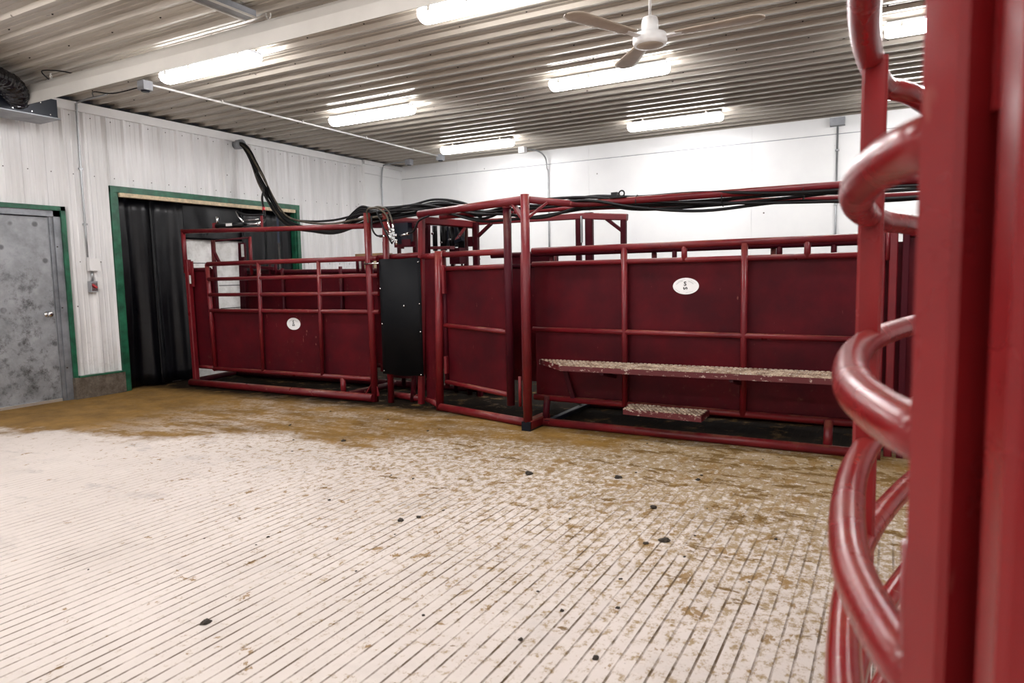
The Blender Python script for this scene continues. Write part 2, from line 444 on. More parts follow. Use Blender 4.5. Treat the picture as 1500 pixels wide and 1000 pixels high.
# ------------------------------------------------------------------ lamps
def make_lamp():
    t = thing('ceiling_light', '', 'ceiling light', (2.34, 4.42, 3.15), 'fluorescent lights under the ribbed ceiling')
    x0, x1, y, L = 2.34-.61, 2.34+.61, 4.42, .085
    mb = MB()
    mb.box((x0+.01, y-L*.8, 3.185), (x1-.01, y+L*.8, 3.215)); mb.build('housing', GREY, t)
    mb = MB(); P = [(-L, 0), (-L, -.028), (-L*.75, -.062), (-L*.3, -.078), (L*.3, -.078), (L*.75, -.062), (L, -.028), (L, 0)]
    n = [(x0, .75), (x0+.015, .95), (x0+.04, 1), (x1-.04, 1), (x1-.015, .95), (x1, .75)]
    B = 0
    for (xx, s_) in n:
        for (a, b) in P: mb.v.append(Vector((xx, y+a*s_, 3.188+b*s_)))
    k_ = len(P)
    for i in range(len(n)-1):
        for j in range(k_):
            j2 = (j+1) % k_
            mb.f.append((i*k_+j, i*k_+j2, (i+1)*k_+j2, (i+1)*k_+j)); mb.sm.append(j < k_-1); mb.mi.append(0)
    mb.f.append(tuple(range(k_))); mb.sm.append(False); mb.mi.append(0)
    mb.f.append(tuple((len(n)-1)*k_+j for j in reversed(range(k_)))); mb.sm.append(False); mb.mi.append(0)
    mb.build('diffuser', LIT, t)
    for i in range(4):
        xx = x0+.12+i*(x1-x0-.24)/3
        boxp('clip', (xx-.012, y-L-.006, 3.160), (xx+.012, y-L+.002, 3.198), CHAINM, t)
    for xx in (x0+.2, x1-.2): boxp('hanger', (xx-.01, y-.03, 3.21), (xx+.01, y+.03, 3.25), CHAINM, t)
    return t
lamp0 = make_lamp()
LL = {(2.34, 4.42): 'fluorescent light just below the radiant heater hood, nearest the left wall',
      (2.34, 6.67): 'fluorescent light in the middle row, left of the ceiling fan',
      (2.34, 9.08): 'small distant fluorescent light near the corner of the back wall',
      (5.30, 6.67): 'fluorescent light directly under the ceiling fan',
      (5.32, 9.08): 'distant fluorescent light to the right below the fan, above the long alley',
      (5.30, 4.42): 'fluorescent light cut by the top edge of the picture',
      (8.36, 6.67): 'fluorescent light seen behind the curved red bars at upper right',
      (8.36, 9.08): 'far fluorescent light seen low between the curved bar and near post'}
first = True
for ly in (9.08, 6.67, 4.42, 2.1, -.2, -2.4):
    for lx in (2.36, 5.34, 8.36):
        o = lamp0 if first and (lx, ly) == (2.36, 9.08) else copy_tree(lamp0)
        first = False if o is lamp0 else first
        o.location = (lx, ly, 3.165)
        best = min(LL, key=lambda q: abs(q[0]-lx)+abs(q[1]-ly))
        if abs(best[0]-lx)+abs(best[1]-ly) < .1: o['label'] = LL[best]
        else: o['label'] = 'fluorescent light outside the picture, %s row %s the viewer' % ({2.36: 'left', 5.34: 'middle', 8.36: 'right'}[lx], {4.42: 'in front of and above', 2.1: 'just ahead of', -.2: 'level with', -2.4: 'well behind'}[ly])

# ------------------------------------------------------------------ ceiling fan
F = Vector((6.405, 4.637, 2.80))
fan = thing('ceiling_fan', 'white three-blade industrial ceiling fan hanging on a thin rod', 'ceiling fan', F)
MB().lathe(F, [(.010, .12), (.010, .44)], 12).build('rod', WHITE, fan)
MB().lathe(F, [(.03, .36), (.055, .38), (.06, .45)], 20).build('ceiling_cup', WHITE, fan)
MB().lathe(F, [(.055, .02), (.055, .10), (.048, .125), (.012, .14)], 24).build('motor_neck', WHITE, fan)
MB().lathe(F, [(.07, -.055), (.105, -.05), (.113, -.03), (.113, .0), (.105, .02), (.055, .028)], 32).build('motor_housing', WHITE, fan)
MB().lathe(F, [(.03, -.064), (.07, -.060), (.09, -.052), (.09, -.045)], 32).build('bottom_cap', BLADE, fan)
for kf in range(3):
    a = R(3.9+120*kf); d = Vector((math.cos(a), math.sin(a), 0)); q = Vector((-math.sin(a), math.cos(a), 0))
    mb = MB(); st = []
    for i in range(15):
        t = 1-(1-i/14)**1.7; r = .17+t*.55
        wd = .052+.034*t
        if t > .82: wd *= math.sqrt(max(.012, 1-((t-.82)/.18)**2))
        st.append([F+d*r+q*(u*wd)+Vector((0, 0, .012*t+.02*u*wd-.006*(1-u*u))) for u in (-1, -.66, -.33, 0, .33, .66, 1)])
    B = 0
    for row in st: mb.v += row
    for row in st: mb.v += [v+Vector((0, 0, .004)) for v in row]
    n_ = len(st)*7
    for i in range(14):
        for j in range(6):
            b = i*7+j
            mb.f.append((b, b+1, b+8, b+7)); mb.sm.append(True); mb.mi.append(0)
            mb.f.append((n_+b, n_+b+7, n_+b+8, n_+b+1)); mb.sm.append(True); mb.mi.append(0)
        for b, c2 in ((i*7, i*7+7), (i*7+13, i*7+6)):
            mb.f.append((b, c2, n_+c2, n_+b)); mb.sm.append(False); mb.mi.append(0)
    bl = mb.build('blade', BLADE, fan)
    MB().bar(F+d*.10+Vector((0, 0, -.01)), F+d*.22+Vector((0, 0, .0)), .05, .008).build('blade_bracket', WHITE, bl)

# ------------------------------------------------------------------ radiant heater
H = thing('radiant_heater', 'long cream hooded radiant heater hung by chains with a black burner box', 'heater', (0.7, 3.8, 3.0))
mb = MB(); prof = [(3.80, 2.975), (3.802, 3.075), (3.835, 3.150), (3.87, 3.185), (3.90, 3.185), (3.93, 3.15), (3.94, 3.06)]
xa, xb = .50, 7.2
for (a, b), (c2, d2) in zip(prof, prof[1:]): mb.quad([(xa, a, b), (xb, a, b), (xb, c2, d2), (xa, c2, d2)])
hood = mb.build('hood', OFFW, H)
sm = hood.modifiers.new('thick', 'SOLIDIFY'); sm.thickness = .005
mb = MB(); mb.quad([(xa, 3.806, 2.98), (xa, 3.806, 3.075), (xa, 3.84, 3.148), (xa, 3.87, 3.18), (xa, 3.90, 3.18), (xa, 3.93, 3.14), (xa, 3.935, 3.06)])
e = mb.build('end_plate', OFFW, H); e.modifiers.new('t', 'SOLIDIFY').thickness = .006
tube('burner_tube', [(.45, 3.88, 3.115), (7.2, 3.88, 3.115)], .030, BOXM, H)
bx = MB().box((.16, 3.15, 2.905), (.50, 4.10, 3.085)).build('burner_box', BOXM, H)
MB().box((.14, 3.13, 2.895), (.52, 4.12, 2.905)).build('box_rim', FRAME, bx)
mb = MB()
for i in range(9): mb.lathe((.50, 3.35+i*.085, 2.93+.1*(i % 2)), [(.006, 0), (.005, .004)], 6, 'x')
mb.build('rivets', CHROME, bx)
boxp('bracket', (.34, 3.62, 3.085), (.42, 3.70, 3.16), OFFW, bx)
# chains and hooks
def chain(name, a, b, parent, r=.017, w=.0035):
    a, b = Vector(a), Vector(b); L = (b-a).length; n = max(2, int(L/(r*1.55))); d = (b-a).normalized(); u, v = frame_of(d); mb = MB()
    for i in range(n):
        cpt = a+d*(L*(i+.5)/n); s1 = u if i % 2 else v
        ring = [cpt+d*(r*math.sin(2*PI*j/12))+s1*(r*.55*math.cos(2*PI*j/12)) for j in range(13)]
        mb.tube(ring, w, 6)
    return mb.build(name, CHAINM, parent)
chain('hanging_chain', (.80, 3.90, 3.17), (.82, 3.88, 3.26), H)
chain('hanging_chain', (3.66, 3.93, 3.17), (3.70, 3.90, 3.26), H, .03, .005)
chain('hanging_chain', (6.6, 3.93, 3.17), (6.6, 3.93, 3.26), H)
for dx in (-.05, .05): tube('wire_hanger', [(3.66+dx, 3.80, 2.985), (3.66+dx*.7, 3.85, 3.16), (3.66, 3.93, 3.2)], .003, CHAINM, H, 6)
for xx in (.53, .56): tube('wire_hanger', [(xx, 3.80, 2.98), (xx+.02, 3.85, 3.13), (.66, 3.92, 3.2)], .004, CHAINM, H, 6)
tube('power_cable', spline([(.82, 3.87, 3.18), (.80, 3.82, 3.235), (.88, 3.8, 3.24), (1.05, 3.86, 3.22), (1.2, 3.92, 3.18)]), .006, BLACK, H, 8)
# crinkled black exhaust duct
mb = MB(); path = spline([(1.10, 2.60, 3.125), (.95, 3.0, 3.13), (.77, 3.35, 3.13), (.64, 3.60, 3.115), (.53, 3.71, 3.05), (.45, 3.74, 3.0)], 12)
pp = []
for i, q in enumerate(path): pp.append(q)
k_ = 20; n_ = len(pp); B = 0
tt = [(pp[min(i+1, n_-1)]-pp[max(i-1, 0)]).normalized() for i in range(n_)]
for i in range(n_):
    u = Vector((-tt[i].y, tt[i].x, 0)).normalized(); v = u.cross(tt[i]).normalized()
    for j in range(k_):
        a = 2*PI*j/k_; rr = (.105+.008*(i % 2))*(1+random.uniform(-.05, .05))
        mb.v.append(pp[i]*Vector((1, 1, 1)).x+u*math.cos(a)*rr+v*math.sin(a)*rr*.85)
for i in range(n_-1):
    for j in range(k_):
        j2 = (j+1) % k_; mb.f.append((i*k_+j, i*k_+j2, (i+1)*k_+j2, (i+1)*k_+j)); mb.sm.append(False); mb.mi.append(0)
for v in mb.v: v.z = min(v.z, ZC-.005)
DUCT = simple('black duct film', (.012, .012, .016), .16)
mb.build('flexible_duct', DUCT, H)
# channel strut on the ceiling behind the heater
st_ = thing('ceiling_strut', 'dark steel channel strut under the ceiling above the heater hood', 'strut', (3.62, 3.3, 3.2))
boxp('channel', (3.56, 2.4, 3.19), (3.68, 3.80, 3.235), FRAME, st_)
boxp('flange', (3.555, 2.4, 3.18), (3.575, 3.80, 3.19), CHAINM, st_)
boxp('flange', (3.665, 2.4, 3.18), (3.685, 3.80, 3.19), CHAINM, st_)

# ------------------------------------------------------------------ electrical
def elbox(mb, c, s=.05, h=.045): return mb.box((c[0]-s, c[1]-s, c[2]-h), (c[0]+s, c[1]+s, c[2]+h))
t = thing('ceiling_conduit', 'thin white conduit crossing the ceiling between two grey junction boxes', 'conduit', (1.3, 7, 3.2))
tube('pipe', [(1.30, 4.55, 3.222), (1.30, 9.6, 3.222)], .011, WHITE, t)
bA = elbox(MB(), (1.29, 4.52, 3.20)).build('junction_box', GREY, t)
MB().lathe((1.29, 4.52, 3.14), [(.035, 0), (.045, .015)], 16).build('socket_cover', BOXM, bA)
bB = elbox(MB(), (1.31, 9.66, 3.20)).build('junction_box', GREY, t)
MB().lathe((1.31, 9.66, 3.14), [(.035, 0), (.045, .015)], 16).build('socket_cover', BOXM, bB)
for yy in (5.4, 6.6, 7.8, 8.9): boxp('strap', (1.275, yy, 3.218), (1.325, yy+.02, 3.24), CHAINM, t)
t = thing('wall_conduit', 'grey conduit down the left wall to a thermostat and red-levered switch', 'conduit', (0, 4.56, 1.2))
tube('pipe', spline([(.6, 4.56, 3.225), (.10, 4.56, 3.215), (.04, 4.56, 3.15), (.035, 4.557, 2.9), (.035, 4.557, 1.55)], 6), .0105, CONDUIT, t)
tube('supply_cable', spline([(1.24, 4.5, 3.19), (.95, 4.40, 3.15), (.8, 4.3, 3.165), (.45, 4.5, 3.215)], 6), .006, BLACK, t, 8)
boxp('thermostat', (.02, 4.55, 1.40), (.075, 4.665, 1.535), WHITE, t)
tube('lower_pipe', [(.035, 4.59, 1.40), (.035, 4.59, 1.28)], .012, CONDUIT, t)
sw = MB().box((.02, 4.545, 1.165), (.07, 4.625, 1.285)).build('switch_box', GREY, t)
MB().box((.0705, 4.555, 1.18), (.078, 4.615, 1.27)).build('switch_plate', CHROME, sw)
MB().bar((.085, 4.56, 1.25), (.10, 4.60, 1.21), .012, .02).build('switch_lever', REDPL, sw)
boxp('cover_hood', (.02, 4.62, 1.20), (.05, 4.69, 1.33), WHITE, t)
for zz in (2.5, 1.9): boxp('strap', (.019, 4.535, zz), (.045, 4.58, zz+.02), CONDUIT, t)
t = thing('corner_conduit', 'grey conduit dropping down the left wall close to the back corner', 'conduit', (0, 9.73, 1.2))
tube('pipe', spline([(.55, 9.76, 3.222), (.1, 9.75, 3.21), (.04, 9.74, 3.14), (.04, 9.70, 2.85), (.028, 9.72, 2.6), (.028, 9.72, .8)], 6), .011, CONDUIT, t)
cbx = elbox(MB(), (.60, 9.76, 3.205)).build('junction_box', GREY, t)
MB().lathe((.60, 9.76, 3.15), [(.035, 0), (.045, .015)], 16).build('socket_cover', BOXM, cbx)
t = thing('back_wall_conduit', 'grey conduit down the middle of the white back wall to an outlet', 'conduit', (2.96, YB, 1.5))
tube('pipe', spline([(2.8, 9.90, 3.215), (2.9, 10.05, 3.20), (2.95, 10.2, 3.12), (2.96, 10.25, 2.95), (2.96, 10.28, 2.8), (2.96, 10.28, 1.6)], 6), .012, CONDUIT, t)
elbox(MB(), (2.74, 9.83, 3.20)).build('junction_box', WHITE, t)
ob = MB().box((2.90, 10.24, 1.45), (3.08, 10.298, 1.60)).build('outlet_box', GREY, t)
MB().lathe((3.03, 10.238, 1.53), [(.04, 0), (.035, -.02)], 16, 'y').build('outlet_cover', CHROME, ob)
t = thing('far_wall_conduit', 'grey conduit on the back wall beside the curved red bars', 'conduit', (7.2, YB, 1.5))
tube('pipe', [(7.18, 10.28, 3.17), (7.18, 10.28, .5)], .012, CONDUIT, t)
MB().box((7.09, 10.20, 3.12), (7.27, 10.298, 3.22)).build('junction_box', GREY, t)
for zz in (2.8, 2.1): boxp('strap', (7.155, 10.262, zz), (7.205, 10.299, zz+.02), CONDUIT, t)

# ------------------------------------------------------------------ opening: curtains and planks
st2 = MB().box((-.02, 4.965, 2.245), (.055, 7.655, 2.29))
single(st2, 'wood_strip', WOOD, (0, 6.3, 2.26), 'raw pine strip nailed along the top of the curtained opening', 'board')
def curtain(y0, y1, z0, z1, x, amp, nf, name, label, seed, flare=.0):
    rnd = random.Random(seed); mb = MB(); nu, nv = int((y1-y0)*70), 16
    ph = [rnd.uniform(0, 6.28) for _ in range(6)]
    for i in range(nu+1):
        u = i/nu
        for j in range(nv+1):
            v = j/nv
            f = math.sin(2*PI*nf*u+ph[0]+.5*math.sin(v*2.2+ph[1]))
            f = math.copysign(abs(f)**.7, f)+.35*math.sin(2*PI*nf*2.3*u+ph[2]+v)
            mb.v.append(Vector((x+amp*f*(.55+.45*(1-v)+flare*math.sin(v*5+ph[3])), y0+(y1-y0)*u+.015*math.sin(v*4+ph[4]+u*5)*(1-abs(2*u-1)), z0+(z1-z0)*v)))
    for i in range(nu):
        for j in range(nv):
            b = i*(nv+1)+j; mb.f.append((b, b+nv+1, b+nv+2, b+1)); mb.sm.append(True); mb.mi.append(0)
    o = single(mb, name, RUBBER, (x, (y0+y1)/2, z0), label, 'curtain')
    o.modifiers.new('t', 'SOLIDIFY').thickness = .004
    return o
curtain(4.95, 5.42, .02, 2.25, -.065, .042, 1.15, 'rubber_curtain', 'black rubber curtain strip beside the green frame, left of the white planks', 3)
curtain(5.36, 5.83, .02, 2.24, -.03, .035, 1.2, 'rubber_curtain', 'glossy black rubber curtain strip hanging against the left end of the cage', 8)
curtain(5.80, 6.75, 1.80, 2.25, -.055, .018, 1.4, 'rubber_curtain', 'short black rubber flap over the top of the white planks', 5)
curtain(6.72, 7.38, .02, 2.25, -.05, .04, 1.6, 'rubber_curtain', 'black rubber curtain strip behind the cage, right of the white planks', 9)
curtain(7.42, 7.655, .02, 2.25, -.05, .02, 1.2, 'rubber_curtain', 'narrow black rubber curtain strip beside the right green jamb', 12)
pl = thing('plank_partition', 'white painted plank partition standing behind the black rubber curtains', 'partition', (-.1, 6.5, 0))
zz = 0.0
for h_ in (.29, .30, .30, .31, .30, .31):
    boxp('plank', (-.135, 5.60, zz+.004), (-.112, 7.65, zz+h_-.006), PLANK, pl); zz += h_
for yy in (5.7, 6.3, 7.3): boxp('batten', (-.16, yy, 0), (-.135, yy+.09, 1.81), PLANK, pl)
MB().box((-1.5, 4.5, 0), (-1.45, 8.2, 3.0)).build('wall_passage', RUBBER, kind='structure')

# ------------------------------------------------------------------ left cage
S_ = .023   # usual rail radius
cg = thing('holding_cage', 'dark red tube cattle cage with open top rails and white round sticker', 'cattle cage', (1.9, 5.9, 0))
yf, yk = 5.48, 6.28
tube('skid', [(.43, yf-.03, .045), (3.27, yf-.05, .045)], .042, RED, cg)
tube('skid', [(.25, yk, .045), (3.3, yk, .045)], .042, DRED, cg)
tube('cross_skid', [(.40, yf, .05), (.25, yk, .05)], .035, DRED, cg)
tube('cross_skid', [(2.9, yf, .05), (2.9, yk, .05)], .035, DRED, cg)
bar('post', (.495, yf, .04), (.47, yf, 1.52), .06, .06, RED, cg)
tube('post', [(.43, yf, 1.36), (.42, yf, 1.88)], .026, RED, cg)
tube('post', [(3.25, yf, .0), (3.238, yf, 1.90)], .036, RED, cg, 16)
tube('post', [(3.36, yf+.12, .22), (3.35, yf+.12, 1.62)], .022, DRED, cg)
tube('post', [(.84, yf+.01, .2), (.80, yf+.01, 1.46)], .026, RED, cg)
tube('inner_post', [(.81, yf+.10, .2), (.79, yf+.12, 1.74)], .026, DRED, cg)
bar('brace', (.80, yf+.12, 1.60), (.92, yf+.1, 1.45), .03, .03, DRED, cg)
tube('top_rail', [(.42, yf, 1.855), (1.75, yf+.02, 1.815), (3.24, yf, 1.775)], .027, RED, cg)
bar('foot_gusset', (3.25, yf-.002, .22), (3.13, yf-.002, .06), .03, .012, RED, cg)
bar('foot_gusset', (3.25, yf-.002, .22), (3.30, yf-.002, .06), .03, .012, RED, cg)
for z0, r_ in ((1.458, .026), (1.282, .021), (1.10, .021), (.916, .021), (.228, .024)):
    tube('rail', [(.82, yf, z0), (3.35 if z0 > .5 else 3.22, yf, z0-.006 if z0 > 1.4 else z0)], r_, RED, cg)
for xx in (1.655, 2.55): tube('upright', [(xx, yf-.004, .235), (xx+.015, yf-.004, 1.46)], .022, RED, cg)
boxp('sheet_panel', (.82, yf+.034, .23), (3.22, yf+.039, .915), SHEET, cg)
tube('short_leg', [(2.83, yf+.0, .05), (2.83, yf, .22)], .03, RED, cg)
# gate panel on the left end
boxp('end_plate', (.43, yf+.05, .22), (.85, yf+.056, 1.40), SHEET, cg)
tube('end_rail', [(.48, yf+.05, 1.40), (.80, yf+.05, 1.40)], .022, DRED, cg)
tube('end_rail', [(.50, yf+.05, .23), (.80, yf+.05, .23)], .022, RED, cg)
bar('latch_bar', (.545, yf, 1.20), (.545, yf, 1.50), .035, .02, RED, cg)
boxp('end_sticker', (.527, yf-.036, 1.235), (.557, yf-.033, 1.335), LABW, cg)
boxp('end_sticker', (.735, yf+.035, 1.235), (.762, yf+.04, 1.335), LABW, cg)
# far side
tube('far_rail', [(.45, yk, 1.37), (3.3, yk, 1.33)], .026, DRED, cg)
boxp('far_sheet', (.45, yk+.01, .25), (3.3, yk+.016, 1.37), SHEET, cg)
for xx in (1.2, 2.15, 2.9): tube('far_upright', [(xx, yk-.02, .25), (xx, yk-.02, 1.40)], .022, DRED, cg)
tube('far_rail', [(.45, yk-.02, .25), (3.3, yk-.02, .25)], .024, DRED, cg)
bar('far_post', (.50, yk-.05, .05), (.54, yk-.05, 1.74), .10, .05, DRED, cg)
tube('far_post', [(.70, yk-.06, 1.33), (.70, yk-.06, 1.81)], .022, RED, cg)
tube('cross_bar', [(.79, yf+.12, 1.73), (.70, yk-.06, 1.80)], .012, DRED, cg)
bar('far_lip', (.55, yk-.06, 1.44), (1.1, yk-.06, 1.40), .03, .04, DRED, cg)
for xx in (1.0, 1.1, 2.42, 2.5): tube('stub', [(xx, yk-.03, 1.33), (xx, yk-.03, 1.48)], .018, DRED, cg, 8)
boxp('reflector_plate', (.565, yk-.09, 1.56), (.61, yk-.085, 1.72), LABW, cg)
# sticker
def oval(name, c, a, b, parent, y):
    n = 40; mb = MB()
    for yy in (y, y-.003):
        for i in range(n): mb.v.append(Vector((c[0]+a*math.cos(2*PI*i/n), yy, c[1]+b*math.sin(2*PI*i/n))))
    mb.f.append(tuple(n+i for i in range(n))); mb.sm.append(False); mb.mi.append(0)
    for i in range(n): mb.f.append((i, (i+1) % n, n+(i+1) % n, n+i)); mb.sm.append(False); mb.mi.append(0)
    return mb.build(name, STICK, parent)
def letter(s, x, y, z, size, rot, mat, parent):
    cu = bpy.data.curves.new('lettering', 'FONT'); cu.body = s; cu.size = size; cu.extrude = .0006
    cu.align_x = 'CENTER'; cu.align_y = 'CENTER'; cu.offset = size*.022; cu.resolution_u = 4
    tmp = bpy.data.objects.new('tmp', cu); me = bpy.data.meshes.new_from_object(tmp)
    bpy.data.objects.remove(tmp); bpy.data.curves.remove(cu)
    me.name = 'lettering'; me.materials.clear(); me.materials.append(mat)
    o = bpy.data.objects.new('lettering', me); col.objects.link(o); o.parent = parent
    o.location = Vector((x, y, z))-wloc(parent); o.rotation_euler = (PI/2, rot, 0); return o
def arc_mark(c, a, b, t0, t1, parent, y, w=.004, dashes=9, name='fine_print', mat=None):
    mb = MB()
    for i in range(dashes):
        s0 = t0+(t1-t0)*i/dashes; s1 = s0+(t1-t0)/dashes*.6
        q = [(c[0]+(a+e_)*math.cos(R(s)), y, c[1]+(b+e_)*math.sin(R(s))) for s, e_ in ((s0, -w), (s1, -w), (s1, w), (s0, w))]
        mb.quad(q)
    return mb.build(name, mat or INKG, parent)
so = oval('round_sticker', (2.125, .776), .100, .066, cg, yf+.0335)
letter('S', 2.123, yf+.029, .792, .05, 0, INK, so); letter('S', 2.123, yf+.029, .762, .05, PI/2, INK, so)
arc_mark((2.125, .770), .07, .048, 150, 30, so, yf+.0295, .003, 9)
# hydraulic cylinder on the cage rail
cy_ = thing('hydraulic_cylinder', 'black hydraulic cylinder with bright rod lying along the cage top rail', 'hydraulic cylinder', (1.3, 5.52, 1.9))
tube('barrel', [(.96, 5.53, 1.895), (1.42, 5.53, 1.89)], .030, BLACK, cy_, 16)
tube('piston_rod', [(1.42, 5.53, 1.89), (1.66, 5.53, 1.885)], .010, CHROME, cy_)
MB().lathe((1.64, 5.53, 1.885), [(.022, 0), (.022, .03), (.012, .04)], 12, 'x').build('rod_clevis', CHROME, cy_)
boxp('bracket', (.90, 5.515, 1.86), (.965, 5.545, 1.93), RED, cy_)
bar('pin', (1.70, 5.53, 1.80), (1.70, 5.53, 1.97), .03, .012, RED, cy_)
boxp('decal', (1.15, 5.4985, 1.88), (1.25, 5.5005, 1.91), LABW, cy_)
tube('port_fitting', [(.985, 5.52, 1.92), (.98, 5.52, 2.0)], .014, CHROME, cy_)
tube('port_fitting', [(1.42, 5.52, 1.91), (1.34, 5.52, 1.98), (1.30, 5.53, 2.04)], .009, CHROME, cy_, 8)
tube('tie_rod', [(1.42, 5.50, 1.93), (1.68, 5.51, 1.93)], .005, CHROME, cy_, 6)

# carton on the far side rail
ct = thing('carton_of_papers', 'small brown carton with pale papers standing behind the cage rails', 'carton', (2.5, 6.5, 0))
cc = Vector((2.44, 6.42, 0))
boxp('carton_lid', (2.26, 6.40, 1.50), (2.66, 6.60, 1.545), BRASS, ct)
for i, (mt, w_) in enumerate(((LABW, .05), (YEL, .04), (LABW, .06), (BRASS, .03), (YEL, .05), (LABW, .05))):
    boxp('paper_sleeve', (2.28+i*.06, 6.42, 1.22), (2.28+i*.06+w_, 6.58, 1.50), mt, ct)
boxp('shelf_bracket', (2.24, 6.38, 1.19), (2.68, 6.62, 1.22), FRAME, ct)
bar('stand_leg', (2.30, 6.50, 0), (2.30, 6.50, 1.2), .04, .04, FRAME, ct)
bar('stand_leg', (2.62, 6.50, 0), (2.62, 6.50, 1.2), .04, .04, FRAME, ct)

# ------------------------------------------------------------------ squeeze chute
sq = thing('squeeze_chute', 'red cattle squeeze chute with a black rubber side panel and hydraulics', 'squeeze chute', (3.8, 5.8, 0))
yq = 5.50
tube('post', [(3.44, yq, .0), (3.45, yq, 1.93)], .032, RED, sq, 16)
tube('post', [(3.30, 5.9, .1), (3.30, 5.9, 1.72)], .022, DRED, sq)
tube('post', [(3.51, 5.9, .1), (3.51, 5.9, 1.76)], .028, DRED, sq)
tube('post', [(3.62, 5.62, 0), (3.66, 5.62, .35)], .028, DRED, sq)
tube('post', [(3.36, 5.60, 0), (3.36, 5.60, .35)], .028, DRED, sq)
bar('post', (3.77, 5.56, 0), (3.905, yq-.02, 1.86), .055, .055, RED, sq)
bar('post', (3.69, 5.80, .1), (3.74, 5.80, 1.80), .05, .05, DRED, sq)
tube('skid', [(3.32, 5.70, .04), (3.72, 5.62, .04)], .035, RED, sq)
tube('skid', [(3.3, 6.3, .04), (4.3, 6.3, .04)], .035, DRED, sq)
bar('cross_beam', (3.27, yq+.03, 1.79), (3.88, yq+.05, 1.76), .06, .07, DRED, sq)
bar('cross_beam', (3.25, 5.5, 1.80), (3.25, 6.25, 1.80), .05, .05, DRED, sq)
bar('roof_channel', (3.86, 5.56, 1.80), (4.05, 6.20, 1.78), .09, .07, RED, sq)
bar('roof_channel', (3.36, 5.56, 1.85), (3.52, 6.25, 1.83), .07, .05, RED, sq)
tube('sill', [(3.3, yq+.05, 1.46), (3.86, yq+.05, 1.47)], .028, RED, sq)
for xx, yy in ((3.72, 6.28), (4.05, 6.2), (3.94, 6.2)): tube('far_post', [(xx, yy, .0), (xx, yy, 1.80)], .026, DRED, sq)
# rubber panel, slightly bowed
mb = MB(); n_ = 14
for i in range(n_+1):
    u = i/n_; xx = 3.385+.50*u; yy = yq-.045-.028*math.sin(PI*u)
    for zv in (.295, 1.437): mb.v.append(Vector((xx, yy, zv+.004*math.sin(u*9))))
for i in range(n_): mb.f.append((2*i, 2*i+2, 2*i+3, 2*i+1)); mb.sm.append(True); mb.mi.append(0)
rp = mb.build('rubber_panel', BELT, sq); rp.modifiers.new('t', 'SOLIDIFY').thickness = .008
for (xx, zv) in ((3.40, 1.15), (3.41, .80), (3.41, .33), (3.87, 1.0), (3.87, .73), (3.87, 1.40), (3.86, .31), (3.70, .98)):
    yy = yq-.045-.028*math.sin(PI*(xx-3.385)/.5)-.004
    MB().lathe((xx, yy, zv), [(.009, 0), (.008, -.005), (.003, -.008)], 8, 'y').build('bolt', CHROME, rp)
boxp('side_sheet', (3.27, 5.56, .3), (3.86, 5.566, 1.44), SHEET, sq)
boxp('far_sheet', (3.3, 6.30, .25), (4.3, 6.306, 1.37), SHEET, sq)
boxp('cross_plate', (3.33, 5.585, .24), (3.66, 5.60, .30), DRED, sq)
tube('latch_rod', [(3.22, 5.44, 1.40), (3.40, 5.44, 1.40)], .009, CHROME, sq)
bar('ratchet_bar', (3.42, 5.8, 1.72), (3.42, 5.8, 1.55), .03, .03, DRED, sq)
boxp('ratchet_tooth', (3.37, 5.79, 1.60), (3.47, 5.82, 1.64), RED, sq)
# dark mechanism inside the roof
for i, (xx, yy, r_) in enumerate(((3.83, 5.95, .035), (3.90, 6.0, .03), (3.98, 6.05, .035), (3.76, 5.9, .025))):
    tube('squeeze_cylinder', [(xx, yy, 1.52), (xx, yy, 1.77)], r_, BLACK, sq)
    tube('cylinder_rod', [(xx, yy, 1.36), (xx, yy, 1.52)], .010, CHROME, sq)
    MB().lathe((xx, yy-.02, 1.60+.03*i), [(.012, 0), (.012, -.03)], 8, 'y').build('port_fitting', CHROME, sq)
bar('mount_shelf', (3.78, 5.82, 1.545), (4.02, 5.82, 1.54), .08, .03, RED, sq)
bar('arm', (4.03, 6.05, 1.75), (3.95, 6.0, 1.62), .03, .03, RED, sq)
bar('pivot_lug', (3.94, 6.0, 1.60), (4.03, 6.0, 1.63), .05, .04, BOXM, sq)
boxp('dark_backing', (3.70, 6.12, 1.56), (3.93, 6.14, 1.78), BOXM, sq)  # dark backing sheet added so the gaps between the cylinders look dark
boxp('pivot_block', (3.93, 5.9, 1.38), (4.05, 6.02, 1.54), DRED, sq)
# valve bank
vb = thing('valve_block', 'black hydraulic valve block with silver fittings above the rubber panel', 'valve', (3.62, 5.42, 1.6))
boxp('block', (3.60, 5.45, 1.58), (3.76, 5.52, 1.78), BOXM, vb)
boxp('block_plate', (3.69, 5.44, 1.56), (3.79, 5.45, 1.62), DRED, vb)
for a, b in (((3.56, 5.40, 1.80), (3.58, 5.41, 1.69)), ((3.62, 5.40, 1.77), (3.62, 5.41, 1.70)), ((3.52, 5.40, 1.66), (3.46, 5.40, 1.66)), ((3.70, 5.40, 1.655), (3.80, 5.40, 1.67)), ((3.53, 5.40, 1.72), (3.60, 5.41, 1.60)), ((3.60, 5.41, 1.66), (3.66, 5.41, 1.66)), ((3.65, 5.41, 1.57), (3.65, 5.41, 1.62))):
    f_ = tube('fitting', [a, b], .011, CHROME, vb, 10)
    d = (Vector(b)-Vector(a)).normalized(); tube('fitting_nut', [Vector(b)-d*.02, Vector(b)+d*.004], .016, CHROME, f_, 6)
boxp('block_bracket', (3.55, 5.50, 1.55), (3.80, 5.53, 1.60), DRED, vb)

